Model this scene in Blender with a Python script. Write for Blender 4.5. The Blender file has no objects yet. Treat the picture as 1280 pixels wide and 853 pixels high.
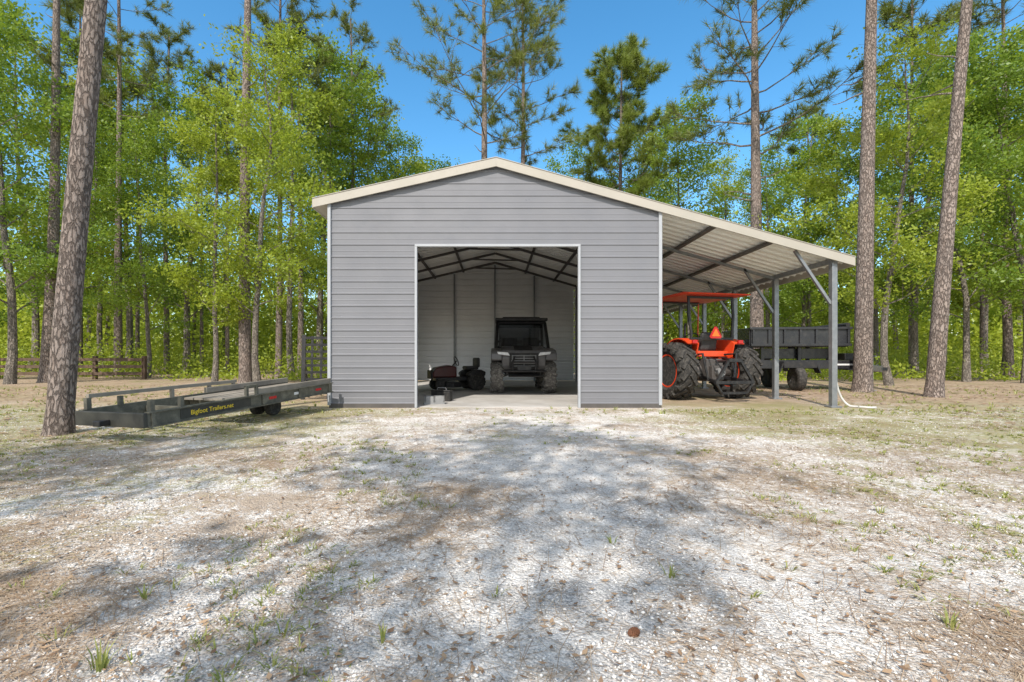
import bpy, bmesh, math, random
import numpy as np
from mathutils import Vector, Matrix, noise as mnoise
sc = bpy.context.scene
col = sc.collection
R = math.radians
F, VX, HY, CH = 569.0, 618.0, 447.0, 0.94
def gx(px, Y): return (px - VX) * Y / F
def gzz(py, Y): return CH + (HY - py) * Y / F

# ------------------------------------------------------------------ materials
def c4(c): return (c[0], c[1], c[2], 1.0)
class G:
    def __init__(s, name):
        s.m = bpy.data.materials.new(name); s.m.use_nodes = True
        s.nt = s.m.node_tree; s.nt.nodes.clear()
        s.out = s.nt.nodes.new('ShaderNodeOutputMaterial')
    def put(s, sock, v):
        if isinstance(v, bpy.types.NodeSocket): s.nt.links.new(v, sock)
        else: sock.default_value = v
    def node(s, t, ins=None, **props):
        nd = s.nt.nodes.new(t)
        for k, v in props.items(): setattr(nd, k, v)
        for k, v in (ins or {}).items(): s.put(nd.inputs[k], v)
        return nd
    def obj(s): return s.node('ShaderNodeTexCoord').outputs['Object']
    def scale(s, vec, sc_):
        return s.node('ShaderNodeMapping', {'Vector': vec, 'Scale': sc_}).outputs[0]
    def noise(s, vec, sc_, det=5, rough=.6):
        return s.node('ShaderNodeTexNoise', {'Vector': vec, 'Scale': sc_, 'Detail': det, 'Roughness': rough}).outputs[0]
    def mix(s, f, a, b, mode='MIX'):
        n = s.nt.nodes.new('ShaderNodeMix'); n.data_type = 'RGBA'; n.blend_type = mode
        s.put(n.inputs[0], f)
        s.put(n.inputs[6], a if isinstance(a, bpy.types.NodeSocket) else c4(a))
        s.put(n.inputs[7], b if isinstance(b, bpy.types.NodeSocket) else c4(b))
        return n.outputs[2]
    def rng(s, v, lo, hi, a=0., b=1.):
        n = s.nt.nodes.new('ShaderNodeMapRange'); n.interpolation_type = 'SMOOTHSTEP'
        s.put(n.inputs[0], v); s.put(n.inputs[1], lo); s.put(n.inputs[2], hi); s.put(n.inputs[3], a); s.put(n.inputs[4], b)
        return n.outputs[0]
    def math(s, op, a, b=0.):
        n = s.nt.nodes.new('ShaderNodeMath'); n.operation = op
        s.put(n.inputs[0], a); s.put(n.inputs[1], b); return n.outputs[0]
    def bump(s, h, st=.3, dist=.01):
        return s.node('ShaderNodeBump', {'Height': h, 'Strength': st, 'Distance': dist}).outputs[0]
    def bsdf(s, ccol, rough=.6, metal=0., nrm=None, spec=.5):
        n = s.nt.nodes.new('ShaderNodeBsdfPrincipled')
        s.put(n.inputs['Base Color'], ccol if isinstance(ccol, bpy.types.NodeSocket) else c4(ccol))
        s.put(n.inputs['Roughness'], rough); s.put(n.inputs['Metallic'], metal)
        s.put(n.inputs['Specular IOR Level'], spec)
        if nrm: s.put(n.inputs['Normal'], nrm)
        return n
    def finish(s, sh):
        s.nt.links.new(sh, s.out.inputs[0]); return s.m

def pmat(name, c1, c2=None, sc_=5., rough=.55, metal=0., bump=0., bs=80., spec=.5, dust=0., dustc=(.36, .31, .25)):
    g = G(name); o = g.obj()
    c2 = c2 or tuple(x * .8 for x in c1)
    f = g.rng(g.noise(o, sc_, 6, .65), .3, .7)
    cc = g.mix(f, c1, c2)
    if dust > 0:
        d = g.rng(g.noise(o, sc_ * 2.3, 8, .7), .42, .75, 0., dust)
        cc = g.mix(d, cc, dustc)
    r = g.rng(g.noise(o, sc_ * 3, 4), .2, .8, max(.05, rough - .1), min(1., rough + .15))
    nr = g.bump(g.noise(o, bs, 4), bump, .004) if bump else None
    return g.finish(g.bsdf(cc, r, metal, nr, spec).outputs[0])

def leafmat(name, a, b, tr, tfac=.45):
    g = G(name)
    isl = g.node('ShaderNodeNewGeometry').outputs['Random Per Island']
    orr = g.node('ShaderNodeObjectInfo').outputs['Random']
    f = g.math('ADD', g.math('MULTIPLY', isl, .6), g.math('MULTIPLY', orr, .4))
    cc = g.mix(f, a, b)
    d = g.node('ShaderNodeBsdfDiffuse', {'Color': cc}).outputs[0]
    t = g.node('ShaderNodeBsdfTranslucent', {'Color': g.mix(f, tuple(x * .7 for x in tr), tr)}).outputs[0]
    gl = g.node('ShaderNodeBsdfGlossy', {'Color': (.8, .85, .8, 1), 'Roughness': .45}).outputs[0]
    m1 = g.node('ShaderNodeMixShader', {0: tfac, 1: d, 2: t}).outputs[0]
    m2 = g.node('ShaderNodeMixShader', {0: .03, 1: m1, 2: gl}).outputs[0]
    return g.finish(m2)

def barkmat(name, a, b, c, sz=(22, 22, 7)):
    g = G(name); o0 = g.scale(g.obj(), sz)
    wob = g.node('ShaderNodeTexNoise', {'Vector': o0, 'Scale': .8, 'Detail': 4}).outputs['Color']
    o = g.node('ShaderNodeVectorMath', {0: o0, 1: g.node('ShaderNodeVectorMath', {0: wob, 1: (2.2, 2.2, 2.2)}, operation='MULTIPLY').outputs[0]}, operation='ADD').outputs[0]
    w = g.noise(o0, .25, 5)
    v = g.node('ShaderNodeTexVoronoi', {'Vector': o, 'Scale': 1.}, feature='DISTANCE_TO_EDGE').outputs[0]
    vc = g.node('ShaderNodeSeparateColor', {0: g.node('ShaderNodeTexVoronoi', {'Vector': o, 'Scale': 1.}).outputs['Color']}).outputs[0]
    n2 = g.noise(o0, 2., 8, .75)
    crack = g.rng(g.math('ADD', v, g.math('MULTIPLY', g.math('SUBTRACT', n2, .5), .5)), -.05, .18)
    cc = g.mix(g.rng(w, .35, .65), a, b)
    cc = g.mix(g.math('MULTIPLY', vc, .55), cc, c)
    cc = g.mix(g.rng(n2, .42, .7, 0, .5), cc, c)
    cc = g.mix(g.math('MULTIPLY', g.math('SUBTRACT', 1., crack), .65), cc, tuple(x * .28 for x in a))
    h = g.math('ADD', crack, g.math('MULTIPLY', n2, .9))
    return g.finish(g.bsdf(cc, .9, 0, g.bump(h, 1., .03), .2).outputs[0])

def islandmat(name, a, b, rough=.85):
    g = G(name)
    isl = g.node('ShaderNodeNewGeometry').outputs['Random Per Island']
    return g.finish(g.bsdf(g.mix(isl, a, b), rough, 0, None, .3).outputs[0])

M = {}
M['siding'] = pmat('grey_siding', (.184, .187, .204), (.168, .171, .187), .8, .36, 0, .03, 30, .5, .08, (.22, .215, .21))
M['liner'] = pmat('bare_steel_liner', (.76, .765, .765), (.70, .705, .705), 1.5, .45, .0, .04, 40)
M['roofsheet'] = pmat('roof_sheet', (.86, .86, .84), (.80, .80, .785), 1.5, .45, 0., .04, 40)
M['trim'] = pmat('beige_trim', (.40, .37, .32), (.36, .335, .285), 1.2, .5)
M['whitetrim'] = pmat('white_trim', (.38, .395, .42), (.34, .355, .375), 2, .5)
M['galv'] = pmat('galvanised_tube', (.27, .28, .29), (.20, .21, .22), 9, .42, .5)
M['darksteel'] = pmat('dark_steel', (.07, .063, .06), (.10, .09, .083), 4, .55)
M['slab'] = pmat('dusty_concrete', (.50, .485, .46), (.36, .345, .325), 1.3, .9, 0, .25, 60, .3, .5, (.42, .375, .32))
M['black'] = pmat('black_paint', (.014, .014, .016), (.022, .022, .024), 5, .38, 0, 0, 80, .4, .08)
M['glossblack'] = pmat('gloss_dark_paint', (.016, .017, .020), (.022, .023, .027), 3, .26, 0, 0, 80, .5, .05)
M['blackplastic'] = pmat('black_plastic', (.018, .018, .02), (.027, .027, .027), 5, .55, 0, .05, 120, .3, .12)
M['tyre'] = pmat('tyre_rubber', (.026, .025, .024), (.042, .04, .038), 8, .85, 0, .2, 60, .3, .5, (.20, .18, .155))
M['dustytyre'] = pmat('dusty_tyre_rubber', (.08, .076, .07), (.16, .15, .14), 8, .9, 0, .2, 60, .2, .85, (.44, .415, .375))
M['orange'] = pmat('orange_paint', (.80, .075, .017), (.72, .06, .015), 3, .33, 0, 0, 80, .5, .08, (.5, .22, .12))
M['canopy'] = pmat('red_orange_canopy', (.74, .06, .018), (.66, .05, .016), 3, .4)
M['red'] = pmat('dark_red_paint', (.085, .009, .008), (.055, .008, .008), 3, .35)
M['bodygrey'] = pmat('grey_body_plastic', (.15, .146, .15), (.118, .116, .12), 4, .35, 0, 0, 80, .45, .2)
M['lens'] = pmat('lamp_lens', (.85, .87, .9), (.7, .72, .75), 8, .12, .0)
M['redlens'] = pmat('red_lens', (.5, .01, .01), (.4, .01, .01), 8, .2)
M['yellow'] = pmat('yellow_letters', (.80, .58, .03), (.75, .53, .02), 8, .6)
M['whiteletters'] = pmat('white_letters', (.75, .75, .75), None, 8, .6)
M['wood'] = pmat('weathered_wood', (.29, .26, .215), (.19, .17, .145), 3, .85, 0, .3, 40, .2)
M['greyrail'] = pmat('faded_rail_paint', (.115, .11, .086), (.07, .068, .055), 4, .6, 0, .1, 60, .35, .6, (.26, .24, .185))
M['olivedark'] = pmat('dark_olive_panel', (.045, .044, .036), (.032, .031, .026), 5, .6)
M['fencewood'] = pmat('fence_wood', (.15, .10, .072), (.09, .065, .048), 4, .9, 0, .2, 40, .2)
M['hose'] = pmat('pale_hose', (.62, .61, .58), (.52, .51, .49), 8, .5)
M['grey'] = pmat('grey_plastic', (.28, .28, .28), (.22, .22, .22), 6, .5)
M['alloy'] = pmat('bright_alloy', (.55, .55, .56), (.45, .45, .46), 6, .35, .5)
M['seat'] = pmat('seat_vinyl', (.03, .03, .03), (.045, .045, .045), 6, .55)
M['smv'] = pmat('fluorescent_orange', (.85, .18, .02), (.8, .16, .02), 4, .5)
M['cone'] = pmat('cone_brown', (.22, .09, .045), (.13, .06, .03), 40, .8)
M['pinebark'] = barkmat('pine_bark', (.29, .225, .19), (.22, .175, .15), (.40, .34, .305))
M['greybark'] = barkmat('grey_bark', (.27, .235, .20), (.20, .175, .145), (.38, .335, .285), (26, 26, 8))
M['leaf'] = leafmat('broad_leaves', (.10, .19, .024), (.26, .35, .042), (.34, .47, .045), .45)
M['leafy'] = leafmat('young_leaves', (.18, .265, .028), (.39, .445, .045), (.46, .55, .05), .45)
M['leafd'] = leafmat('dark_leaves', (.07, .145, .022), (.175, .26, .035), (.23, .37, .04), .42)
M['needle'] = leafmat('pine_needles', (.115, .145, .028), (.235, .255, .055), (.23, .28, .055), .35)
M['needlel'] = leafmat('light_pine_needles', (.15, .20, .035), (.30, .34, .065), (.30, .38, .06), .42)
M['grass'] = leafmat('grass_blades', (.15, .20, .035), (.40, .39, .13), (.26, .32, .06), .3)
M['straw'] = islandmat('pine_straw', (.24, .15, .09), (.53, .41, .28))
M['litter'] = islandmat('dead_leaves', (.16, .095, .055), (.42, .29, .18))
M['pebble'] = islandmat('pebbles', (.28, .265, .25), (.86, .83, .79), .9)

def ground_mat():
    g = G('sandy_gravel_ground'); o = g.obj()
    n_big = g.noise(o, .33, 5, .6)
    o2 = g.node('ShaderNodeMapping', {'Vector': o, 'Location': (13.1, 7.7, 0)}).outputs[0]
    o3 = g.node('ShaderNodeMapping', {'Vector': o, 'Location': (-5.3, 21.2, 0)}).outputs[0]
    n_big2 = g.noise(o2, .62, 7, .7)
    n_med = g.noise(o, 2.1, 9, .72)
    n_med2 = g.noise(o2, 3.7, 8, .7)
    n_med3 = g.noise(o3, 1.4, 8, .7)
    n_fine = g.noise(o, 24, 8, .75)
    vor = g.node('ShaderNodeTexVoronoi', {'Vector': o, 'Scale': 85.})
    vcol = g.node('ShaderNodeSeparateColor', {0: vor.outputs['Color']}).outputs[0]
    vdist = vor.outputs['Distance']
    vor2 = g.node('ShaderNodeTexVoronoi', {'Vector': o, 'Scale': 190.})
    vcol2 = g.node('ShaderNodeSeparateColor', {0: vor2.outputs['Color']}).outputs[1]
    sep = g.node('ShaderNodeSeparateXYZ', {0: o}); X, Y = sep.outputs[0], sep.outputs[1]
    aX = g.math('ABSOLUTE', g.math('SUBTRACT', X, .35))
    sand = g.mix(vcol, (.62, .585, .54), (.87, .845, .805))
    sand = g.mix(g.rng(vcol2, .65, 1., 0, .5), sand, (.41, .38, .35))
    sand = g.mix(g.rng(n_med, .45, .72, 0, .5), sand, (.61, .545, .465))
    grav = g.mix(vcol, (.40, .385, .37), (.70, .68, .655))
    grav = g.mix(g.rng(vcol2, .5, .95, 0, .75), grav, (.19, .184, .178))
    lane = g.math('MULTIPLY', g.rng(aX, .3, 2.4, 1., 0.), g.rng(n_med3, .44, .57))
    base = g.mix(g.math('MULTIPLY', lane, .85), sand, grav)
    sw = g.math('ADD', g.math('MULTIPLY', n_big2, .5), g.math('MULTIPLY', n_med, .5))
    sw = g.math('ADD', sw, g.rng(aX, .2, 3.6, -.03, .035))
    sw = g.math('ADD', sw, g.math('MULTIPLY', g.math('SUBTRACT', n_fine, .5), .6))
    fs = g.rng(sw, .47, .575)
    straw = g.mix(g.rng(n_fine, .3, .7), (.24, .165, .11), (.50, .405, .305))
    straw = g.mix(g.rng(n_med2, .45, .7, 0, .6), straw, (.38, .275, .185))
    cc = g.mix(g.math('MULTIPLY', fs, .84), base, straw)
    gr = g.math('ADD', g.math('MULTIPLY', n_big, .4), g.math('MULTIPLY', n_med3, .6))
    gr = g.math('ADD', gr, g.rng(Y, 1.4, 7.0, -.05, .05))
    gr = g.math('ADD', gr, g.rng(aX, .8, 3.6, -.08, .045))
    gr = g.math('ADD', gr, g.math('MULTIPLY', g.math('SUBTRACT', n_fine, .5), .6))
    fg = g.rng(gr, .48, .60)
    green = g.mix(g.rng(n_fine, .35, .7), (.19, .195, .055), (.43, .395, .18))
    green = g.mix(g.rng(n_med2, .48, .68, 0, .5), green, (.42, .35, .22))
    cc = g.mix(g.math('MULTIPLY', fg, .76), cc, green)
    far = g.rng(g.math('ADD', Y, g.math('MULTIPLY', n_med, 3.)), 8.6, 12.)
    floor = g.mix(g.rng(n_med, .35, .65), (.29, .19, .13), (.48, .365, .265))
    floor = g.mix(g.rng(n_big2, .5, .68, 0, .7), floor, (.20, .22, .07))
    cc = g.mix(g.math('MULTIPLY', far, .85), cc, floor)
    h = g.math('ADD', g.math('MULTIPLY', g.math('SUBTRACT', 1., vdist), .7), g.math('ADD', g.math('MULTIPLY', n_fine, 1.2), n_med))
    return g.finish(g.bsdf(cc, .95, 0, g.bump(h, .75, .02), .15).outputs[0])
M['ground'] = ground_mat()

# ------------------------------------------------------------------ mesh helpers
class MB:
    def __init__(s): s.v = []; s.f = []
    def add(s, vs, fs):
        o = len(s.v); s.v += [tuple(v) for v in vs]; s.f += [[i + o for i in f] for f in fs]; return s
    def box(s, c, d, rot=None):
        x, y, z = d[0] / 2, d[1] / 2, d[2] / 2
        vs = [Vector(p) for p in ((-x, -y, -z), (x, -y, -z), (x, y, -z), (-x, y, -z), (-x, -y, z), (x, -y, z), (x, y, z), (-x, y, z))]
        if rot: vs = [rot @ v for v in vs]
        c = Vector(c)
        return s.add([v + c for v in vs], [[0, 3, 2, 1], [4, 5, 6, 7], [0, 1, 5, 4], [1, 2, 6, 5], [2, 3, 7, 6], [3, 0, 4, 7]])
    def bar(s, p, q, w, h=None, up=(0, 0, 1)):
        h = h or w; p, q = Vector(p), Vector(q); d = (q - p).normalized(); up = Vector(up)
        if abs(d.dot(up)) > .99: up = Vector((0, 1, 0))
        a = d.cross(up).normalized(); b = a.cross(d).normalized()
        vs = []
        for e in (p, q):
            for sa, sb in ((-1, -1), (1, -1), (1, 1), (-1, 1)): vs.append(e + a * sa * w / 2 + b * sb * h / 2)
        return s.add(vs, [[0, 3, 2, 1], [4, 5, 6, 7], [0, 1, 5, 4], [1, 2, 6, 5], [2, 3, 7, 6], [3, 0, 4, 7]])
    def tube(s, pts, r, n=8):
        pts = [Vector(p) for p in pts]; k = len(pts)
        rs = r if isinstance(r, (list, tuple)) else [r] * k
        vs = []; fs = []; ref = None
        for i, p in enumerate(pts):
            d = (pts[min(i + 1, k - 1)] - pts[max(i - 1, 0)]).normalized()
            if ref is None: ref = Vector((1, 0, 0)) if abs(d.x) < .8 else Vector((0, 1, 0))
            a = (ref - d * ref.dot(d)).normalized(); ref = a; b = d.cross(a)
            for j in range(n):
                t = 2 * math.pi * j / n; vs.append(p + (a * math.cos(t) + b * math.sin(t)) * rs[i])
        for i in range(k - 1):
            for j in range(n):
                fs.append([i * n + j, i * n + (j + 1) % n, (i + 1) * n + (j + 1) % n, (i + 1) * n + j])
        fs.append(list(range(n))[::-1]); fs.append([(k - 1) * n + j for j in range(n)])
        return s.add(vs, fs)
    def lathe(s, prof, c, ax, n=24):
        c, ax = Vector(c), Vector(ax).normalized()
        u = ax.cross(Vector((0, 0, 1)) if abs(ax.z) < .9 else Vector((1, 0, 0))).normalized(); w = ax.cross(u)
        vs = []; fs = []; k = len(prof)
        for (r, h) in prof:
            for j in range(n):
                t = 2 * math.pi * j / n; vs.append(c + ax * h + (u * math.cos(t) + w * math.sin(t)) * max(r, .0005))
        for i in range(k - 1):
            for j in range(n): fs.append([i * n + j, i * n + (j + 1) % n, (i + 1) * n + (j + 1) % n, (i + 1) * n + j])
        fs.append(list(range(n))[::-1]); fs.append([(k - 1) * n + j for j in range(n)])
        return s.add(vs, fs)
    def prism(s, poly, axis, a, b):
        def P(u, v, w): return {'x': (w, u, v), 'y': (u, w, v), 'z': (u, v, w)}[axis]
        n = len(poly)
        vs = [P(u, v, a) for u, v in poly] + [P(u, v, b) for u, v in poly]
        fs = [list(range(n))[::-1], list(range(n, 2 * n))] + [[i, (i + 1) % n, n + (i + 1) % n, n + i] for i in range(n)]
        return s.add(vs, fs)
    def build(s, name, m, parent=None, smooth=False, bevel=0., off=None, fixn=True):
        me = bpy.data.meshes.new(name)
        vs = s.v if off is None else [(v[0] - off[0], v[1] - off[1], v[2] - off[2]) for v in s.v]
        me.from_pydata(vs, [], s.f); me.update()
        if fixn:
            bm = bmesh.new(); bm.from_mesh(me); bmesh.ops.recalc_face_normals(bm, faces=bm.faces); bm.to_mesh(me); bm.free()
        if smooth:
            me.shade_smooth()
            try: me.set_sharp_from_angle(angle=R(38))
            except Exception: pass
        me.materials.append(m)
        o = bpy.data.objects.new(name, me); col.objects.link(o)
        if parent: o.parent = parent
        if bevel:
            b = o.modifiers.new('bevel', 'BEVEL'); b.width = bevel; b.segments = 2; b.limit_method = 'ANGLE'; b.angle_limit = R(35)
        return o

def thing(name, label, cat, loc=(0, 0, 0), rotz=0., group=None):
    o = bpy.data.objects.new(name, None); col.objects.link(o); o.empty_display_size = .2
    o.location = loc; o.rotation_euler = (0, 0, rotz); o['label'] = label; o['category'] = cat
    if group: o['group'] = group
    return o
def tag(o, label, cat, group=None, kind=None):
    if label: o['label'] = label
    if cat: o['category'] = cat
    if group: o['group'] = group
    if kind: o['kind'] = kind
    return o
def polymesh(name, V, m):
    n, k, _ = V.shape
    me = bpy.data.meshes.new(name)
    me.vertices.add(n * k); me.vertices.foreach_set('co', np.ascontiguousarray(V, dtype=np.float32).reshape(-1))
    me.loops.add(n * k); me.loops.foreach_set('vertex_index', np.arange(n * k, dtype=np.int32))
    me.polygons.add(n); me.polygons.foreach_set('loop_start', np.arange(n, dtype=np.int32) * k)
    me.update(calc_edges=True); me.materials.append(m)
    return me
def mesh_obj(name, me, parent=None):
    o = bpy.data.objects.new(name, me); col.objects.link(o)
    if parent: o.parent = parent
    return o
def scatter(name, bv, bf, pos, scl, rot, m):
    bv = np.array(bv, float); bf = np.array(bf); n = len(pos); k = len(bv)
    V = bv[None] * scl[:, None, :]
    c, s_ = np.cos(rot)[:, None], np.sin(rot)[:, None]
    W = np.stack([V[..., 0] * c - V[..., 1] * s_, V[..., 0] * s_ + V[..., 1] * c, V[..., 2]], -1) + pos[:, None, :]
    I = (bf[None] + (np.arange(n) * k)[:, None, None]).reshape(-1).astype(np.int32)
    me = bpy.data.meshes.new(name); me.vertices.add(n * k); me.vertices.foreach_set('co', W.astype(np.float32).reshape(-1))
    nf = n * len(bf); w = bf.shape[1]
    me.loops.add(nf * w); me.loops.foreach_set('vertex_index', I)
    me.polygons.add(nf); me.polygons.foreach_set('loop_start', np.arange(nf, dtype=np.int32) * w)
    me.update(calc_edges=True); me.materials.append(m)
    return mesh_obj(name, me)
def text_part(body, size, m, parent, name, origin, xd, up, stretch=1.):
    cu = bpy.data.curves.new(name, 'FONT'); cu.body = body; cu.size = size; cu.offset = .0008
    o = bpy.data.objects.new('tmp', cu); col.objects.link(o); bpy.context.view_layer.update()
    me = bpy.data.meshes.new_from_object(o.evaluated_get(bpy.context.evaluated_depsgraph_get()))
    bpy.data.objects.remove(o)
    xd = Vector(xd).normalized(); up = Vector(up).normalized(); z = xd.cross(up)
    mt = Matrix(((xd.x * stretch, up.x, z.x, origin[0]), (xd.y * stretch, up.y, z.y, origin[1]), (xd.z * stretch, up.z, z.z, origin[2]), (0, 0, 0, 1)))
    me.transform(mt); me.materials.clear(); me.materials.append(m); me.name = name
    return mesh_obj(name, me, parent)
def wheel(parent, c, Rr, W, rr, tm, rm, lug=0, lugh=.02, ax=(1, 0, 0), name='wheel', chev=.5):
    a = Vector(ax); c = Vector(c)
    b = MB()
    b.lathe([(.02, -W * .2), (rr * .3, -W * .26), (rr * .35, -W * .1), (rr * .85, -W * .16), (rr * .95, -W * .42), (rr * 1.03, -W * .42), (rr * 1.03, W * .42), (rr * .95, W * .42), (rr * .85, W * .16), (rr * .35, W * .1), (rr * .3, W * .26), (.02, W * .2)], c, a, 28)
    w = b.build(name, rm, parent, True)
    t = MB()
    t.lathe([(rr, -W * .4), (rr + .3 * (Rr - rr), -W * .5), (Rr * .9, -W * .5), (Rr * .975, -W * .42), (Rr, -W * .25), (Rr, W * .25), (Rr * .975, W * .42), (Rr * .9, W * .5), (rr + .3 * (Rr - rr), W * .5), (rr, W * .4)], c, a, 40)
    if lug:
        u = a.cross(Vector((0, 0, 1))).normalized(); w2 = a.cross(u)
        def P(th, x, r): return c + a * x + (u * math.cos(th) + w2 * math.sin(th)) * r
        for k in range(lug):
            for sd in (-1, 1):
                th = 2 * math.pi * (k + (.25 if sd > 0 else -.25)) / lug
                d = chev * 2 * math.pi / lug
                p, q, q2 = P(th, sd * W * .02, Rr), P(th + d, sd * W * .46, Rr * .98), P(th + d * 1.05, sd * W * .51, Rr * .84)
                bw = 2 * math.pi * Rr / lug * .34
                upv = (p - c).normalized()
                t.bar(p, q, bw, lugh * 2, upv); t.bar(q, q2, bw, lugh * 2, a * sd)
    t.build('tyre', tm, w, lug == 0)
    return w

# ------------------------------------------------------------------ camera, world, sun
cam = bpy.data.cameras.new('camera'); co = bpy.data.objects.new('camera', cam); col.objects.link(co)
co.location = (0, 0, CH); co.rotation_euler = (R(90), 0, 0)
cam.sensor_width = 36; cam.lens = 36 * F / 1280; cam.shift_x = 22 / 1280; cam.shift_y = 20.5 / 1280
cam.clip_start = .05; cam.clip_end = 3000
sc.camera = co
EL = R(45); AZ = math.atan2(-.22, -.67)
tosun = Vector((math.sin(AZ) * math.cos(EL), math.cos(AZ) * math.cos(EL), math.sin(EL)))
wd = bpy.data.worlds.new('World'); sc.world = wd; wd.use_nodes = True
nt = wd.node_tree; nt.nodes.clear()
sky = nt.nodes.new('ShaderNodeTexSky'); sky.sky_type = 'NISHITA'; sky.sun_disc = False
sky.sun_elevation = EL; sky.sun_rotation = AZ % (2 * math.pi); sky.air_density = 1.; sky.dust_density = .4; sky.ozone_density = 1.6
hs = nt.nodes.new('ShaderNodeHueSaturation'); hs.inputs['Saturation'].default_value = 1.3; hs.inputs['Value'].default_value = 1.8; hs.inputs['Hue'].default_value = .49
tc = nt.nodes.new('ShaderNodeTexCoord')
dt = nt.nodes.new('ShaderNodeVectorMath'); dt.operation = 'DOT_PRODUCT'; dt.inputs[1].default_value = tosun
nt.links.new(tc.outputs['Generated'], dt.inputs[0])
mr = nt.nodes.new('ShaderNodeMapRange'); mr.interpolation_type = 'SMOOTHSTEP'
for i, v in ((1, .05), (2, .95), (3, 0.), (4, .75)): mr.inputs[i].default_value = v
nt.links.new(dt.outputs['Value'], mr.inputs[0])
mx = nt.nodes.new('ShaderNodeMix'); mx.data_type = 'RGBA'; mx.inputs[7].default_value = (9.8, 9.2, 8.5, 1)  # warm bright haze added around the sun to lift the fill light
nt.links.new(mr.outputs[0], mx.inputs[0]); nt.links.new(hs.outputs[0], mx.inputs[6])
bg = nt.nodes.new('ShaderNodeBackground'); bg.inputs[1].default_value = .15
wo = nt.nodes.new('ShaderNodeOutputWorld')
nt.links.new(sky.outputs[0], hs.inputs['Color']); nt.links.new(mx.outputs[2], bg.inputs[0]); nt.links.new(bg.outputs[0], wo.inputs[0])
sl = bpy.data.lights.new('sun', 'SUN'); sl.energy = 5.; sl.angle = R(.5); sl.color = (1., .935, .85)
so = bpy.data.objects.new('sun', sl); col.objects.link(so)
so.rotation_euler = tosun.to_track_quat('Z', 'Y').to_euler(); so.location = (0, 0, 40)
sc.view_settings.view_transform = 'Standard'; sc.view_settings.look = 'None'; sc.view_settings.exposure = 0

# ------------------------------------------------------------------ ground
def gh(x, y):
    if y > 12: return 0.
    f = 1.
    if y > 7.6: f = 0. if -6 < x < 8 else max(0., (12 - y) / 4.4)
    elif y > 7: f = (7.6 - y) / .6
    return f * (.022 * mnoise.noise((x * .6, y * .6, 3.)) + .010 * mnoise.noise((x * 2.3, y * 2.3, 9.)) + .005 * mnoise.noise((x * 7, y * 7, 1.)))
xs = np.concatenate([[-900, -400, -200, -100, -60, -40, -25, -18], np.arange(-14, 14.01, .11), [18, 25, 40, 60, 100, 200, 400, 900]])
ys = np.concatenate([[-300, -80, -20, -6, -2, 0], np.arange(.5, 9., .09), [9.5, 10.5, 12, 15, 20, 28, 40, 60, 100, 200, 400, 900, 1500]])
gv = [(x, y, gh(x, y)) for y in ys for x in xs]
nx = len(xs)
gf = [[j * nx + i, j * nx + i + 1, (j + 1) * nx + i + 1, (j + 1) * nx + i] for j in range(len(ys) - 1) for i in range(nx - 1)]
gm = MB(); gm.v = gv; gm.f = gf
go = gm.build('ground', M['ground'], None, True, fixn=False); go['kind'] = 'structure'

rng = np.random.default_rng(5)
def fan(n, y0, y1, power=1., k=1.2):
    y = y0 * np.exp(rng.random(n) ** power * math.log(y1 / y0)); x = (rng.random(n) * 2 - 1) * (y * k + .3)
    return x, y
def onground(x, y, dz=0.): return np.array([(a, b, gh(a, b) + dz) for a, b in zip(x, y)])
x, y = fan(40000, 1.05, 8.3)
keep = np.array([mnoise.noise((a * .9, b * .9, 5.)) + .4 * mnoise.noise((a * .25, 0, 2)) > -.25 for a, b in zip(x, y)]); x, y = x[keep], y[keep]
n = len(x); s_ = .0024 + .007 * rng.random(n) ** 3 + y * .0005
octv = [(1, 0, 0), (0, 1, 0), (-1, 0, 0), (0, -1, 0), (0.1, .1, .8), (0, 0, -.5)]
octf = [(0, 1, 4), (1, 2, 4), (2, 3, 4), (3, 0, 4), (1, 0, 5), (2, 1, 5), (3, 2, 5), (0, 3, 5)]
o = scatter('gravel', octv, octf, onground(x, y, .002), np.stack([s_ * rng.uniform(.7, 1.4, n), s_ * rng.uniform(.6, 1.1, n), s_ * rng.uniform(.5, 1., n)], -1), rng.random(n) * 6.3, M['pebble'])
tag(o, 'loose pale gravel stones over the drive', 'gravel', None, 'stuff')
cx, cy = fan(720, 1.1, 8.2)
px_, py_ = [], []
for a, b in zip(cx, cy):
    if mnoise.noise((a * .8, b * .8, 11.)) + .12 * min(abs(a), 3) - .2 < .03: continue
    k = int(rng.integers(30, 120)); sg = .04 + .04 * b
    px_.append(a + rng.normal(0, sg * 1.4, k)); py_.append(b + rng.normal(0, sg, k))
x2, y2 = fan(5000, 1.05, 8.2)
x = np.concatenate(px_ + [x2]); y = np.concatenate(py_ + [y2]); ok = (y > .9) & (y < 8.2); x, y = x[ok], y[ok]; n = len(x)
L = rng.uniform(.03, .10, n); w = .001 + .0005 * y
o = scatter('pine_straw', [(-1, -.5, 0), (1, -.5, .05), (1, .5, .05), (-1, .5, 0)], [(0, 1, 2, 3)], onground(x, y, .006), np.stack([L, w, rng.uniform(-.12, .12, n)], -1), rng.random(n) * 6.3, M['straw'])
tag(o, 'brown pine needles scattered over the sandy drive', 'pine straw', None, 'stuff')
x, y = fan(4200, 1.1, 8.2); n = len(x); L = rng.uniform(.007, .022, n) * (.8 + .08 * y)
xb, yb = rng.uniform(-15, -4.2, 2600), rng.uniform(5, 15, 2600); xc, yc = rng.uniform(6.8, 17, 2600), rng.uniform(6, 15, 2600)
x = np.concatenate([x, xb, xc]); y = np.concatenate([y, yb, yc]); L = np.concatenate([L, rng.uniform(.03, .06, 5200)]); n = len(x)
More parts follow.
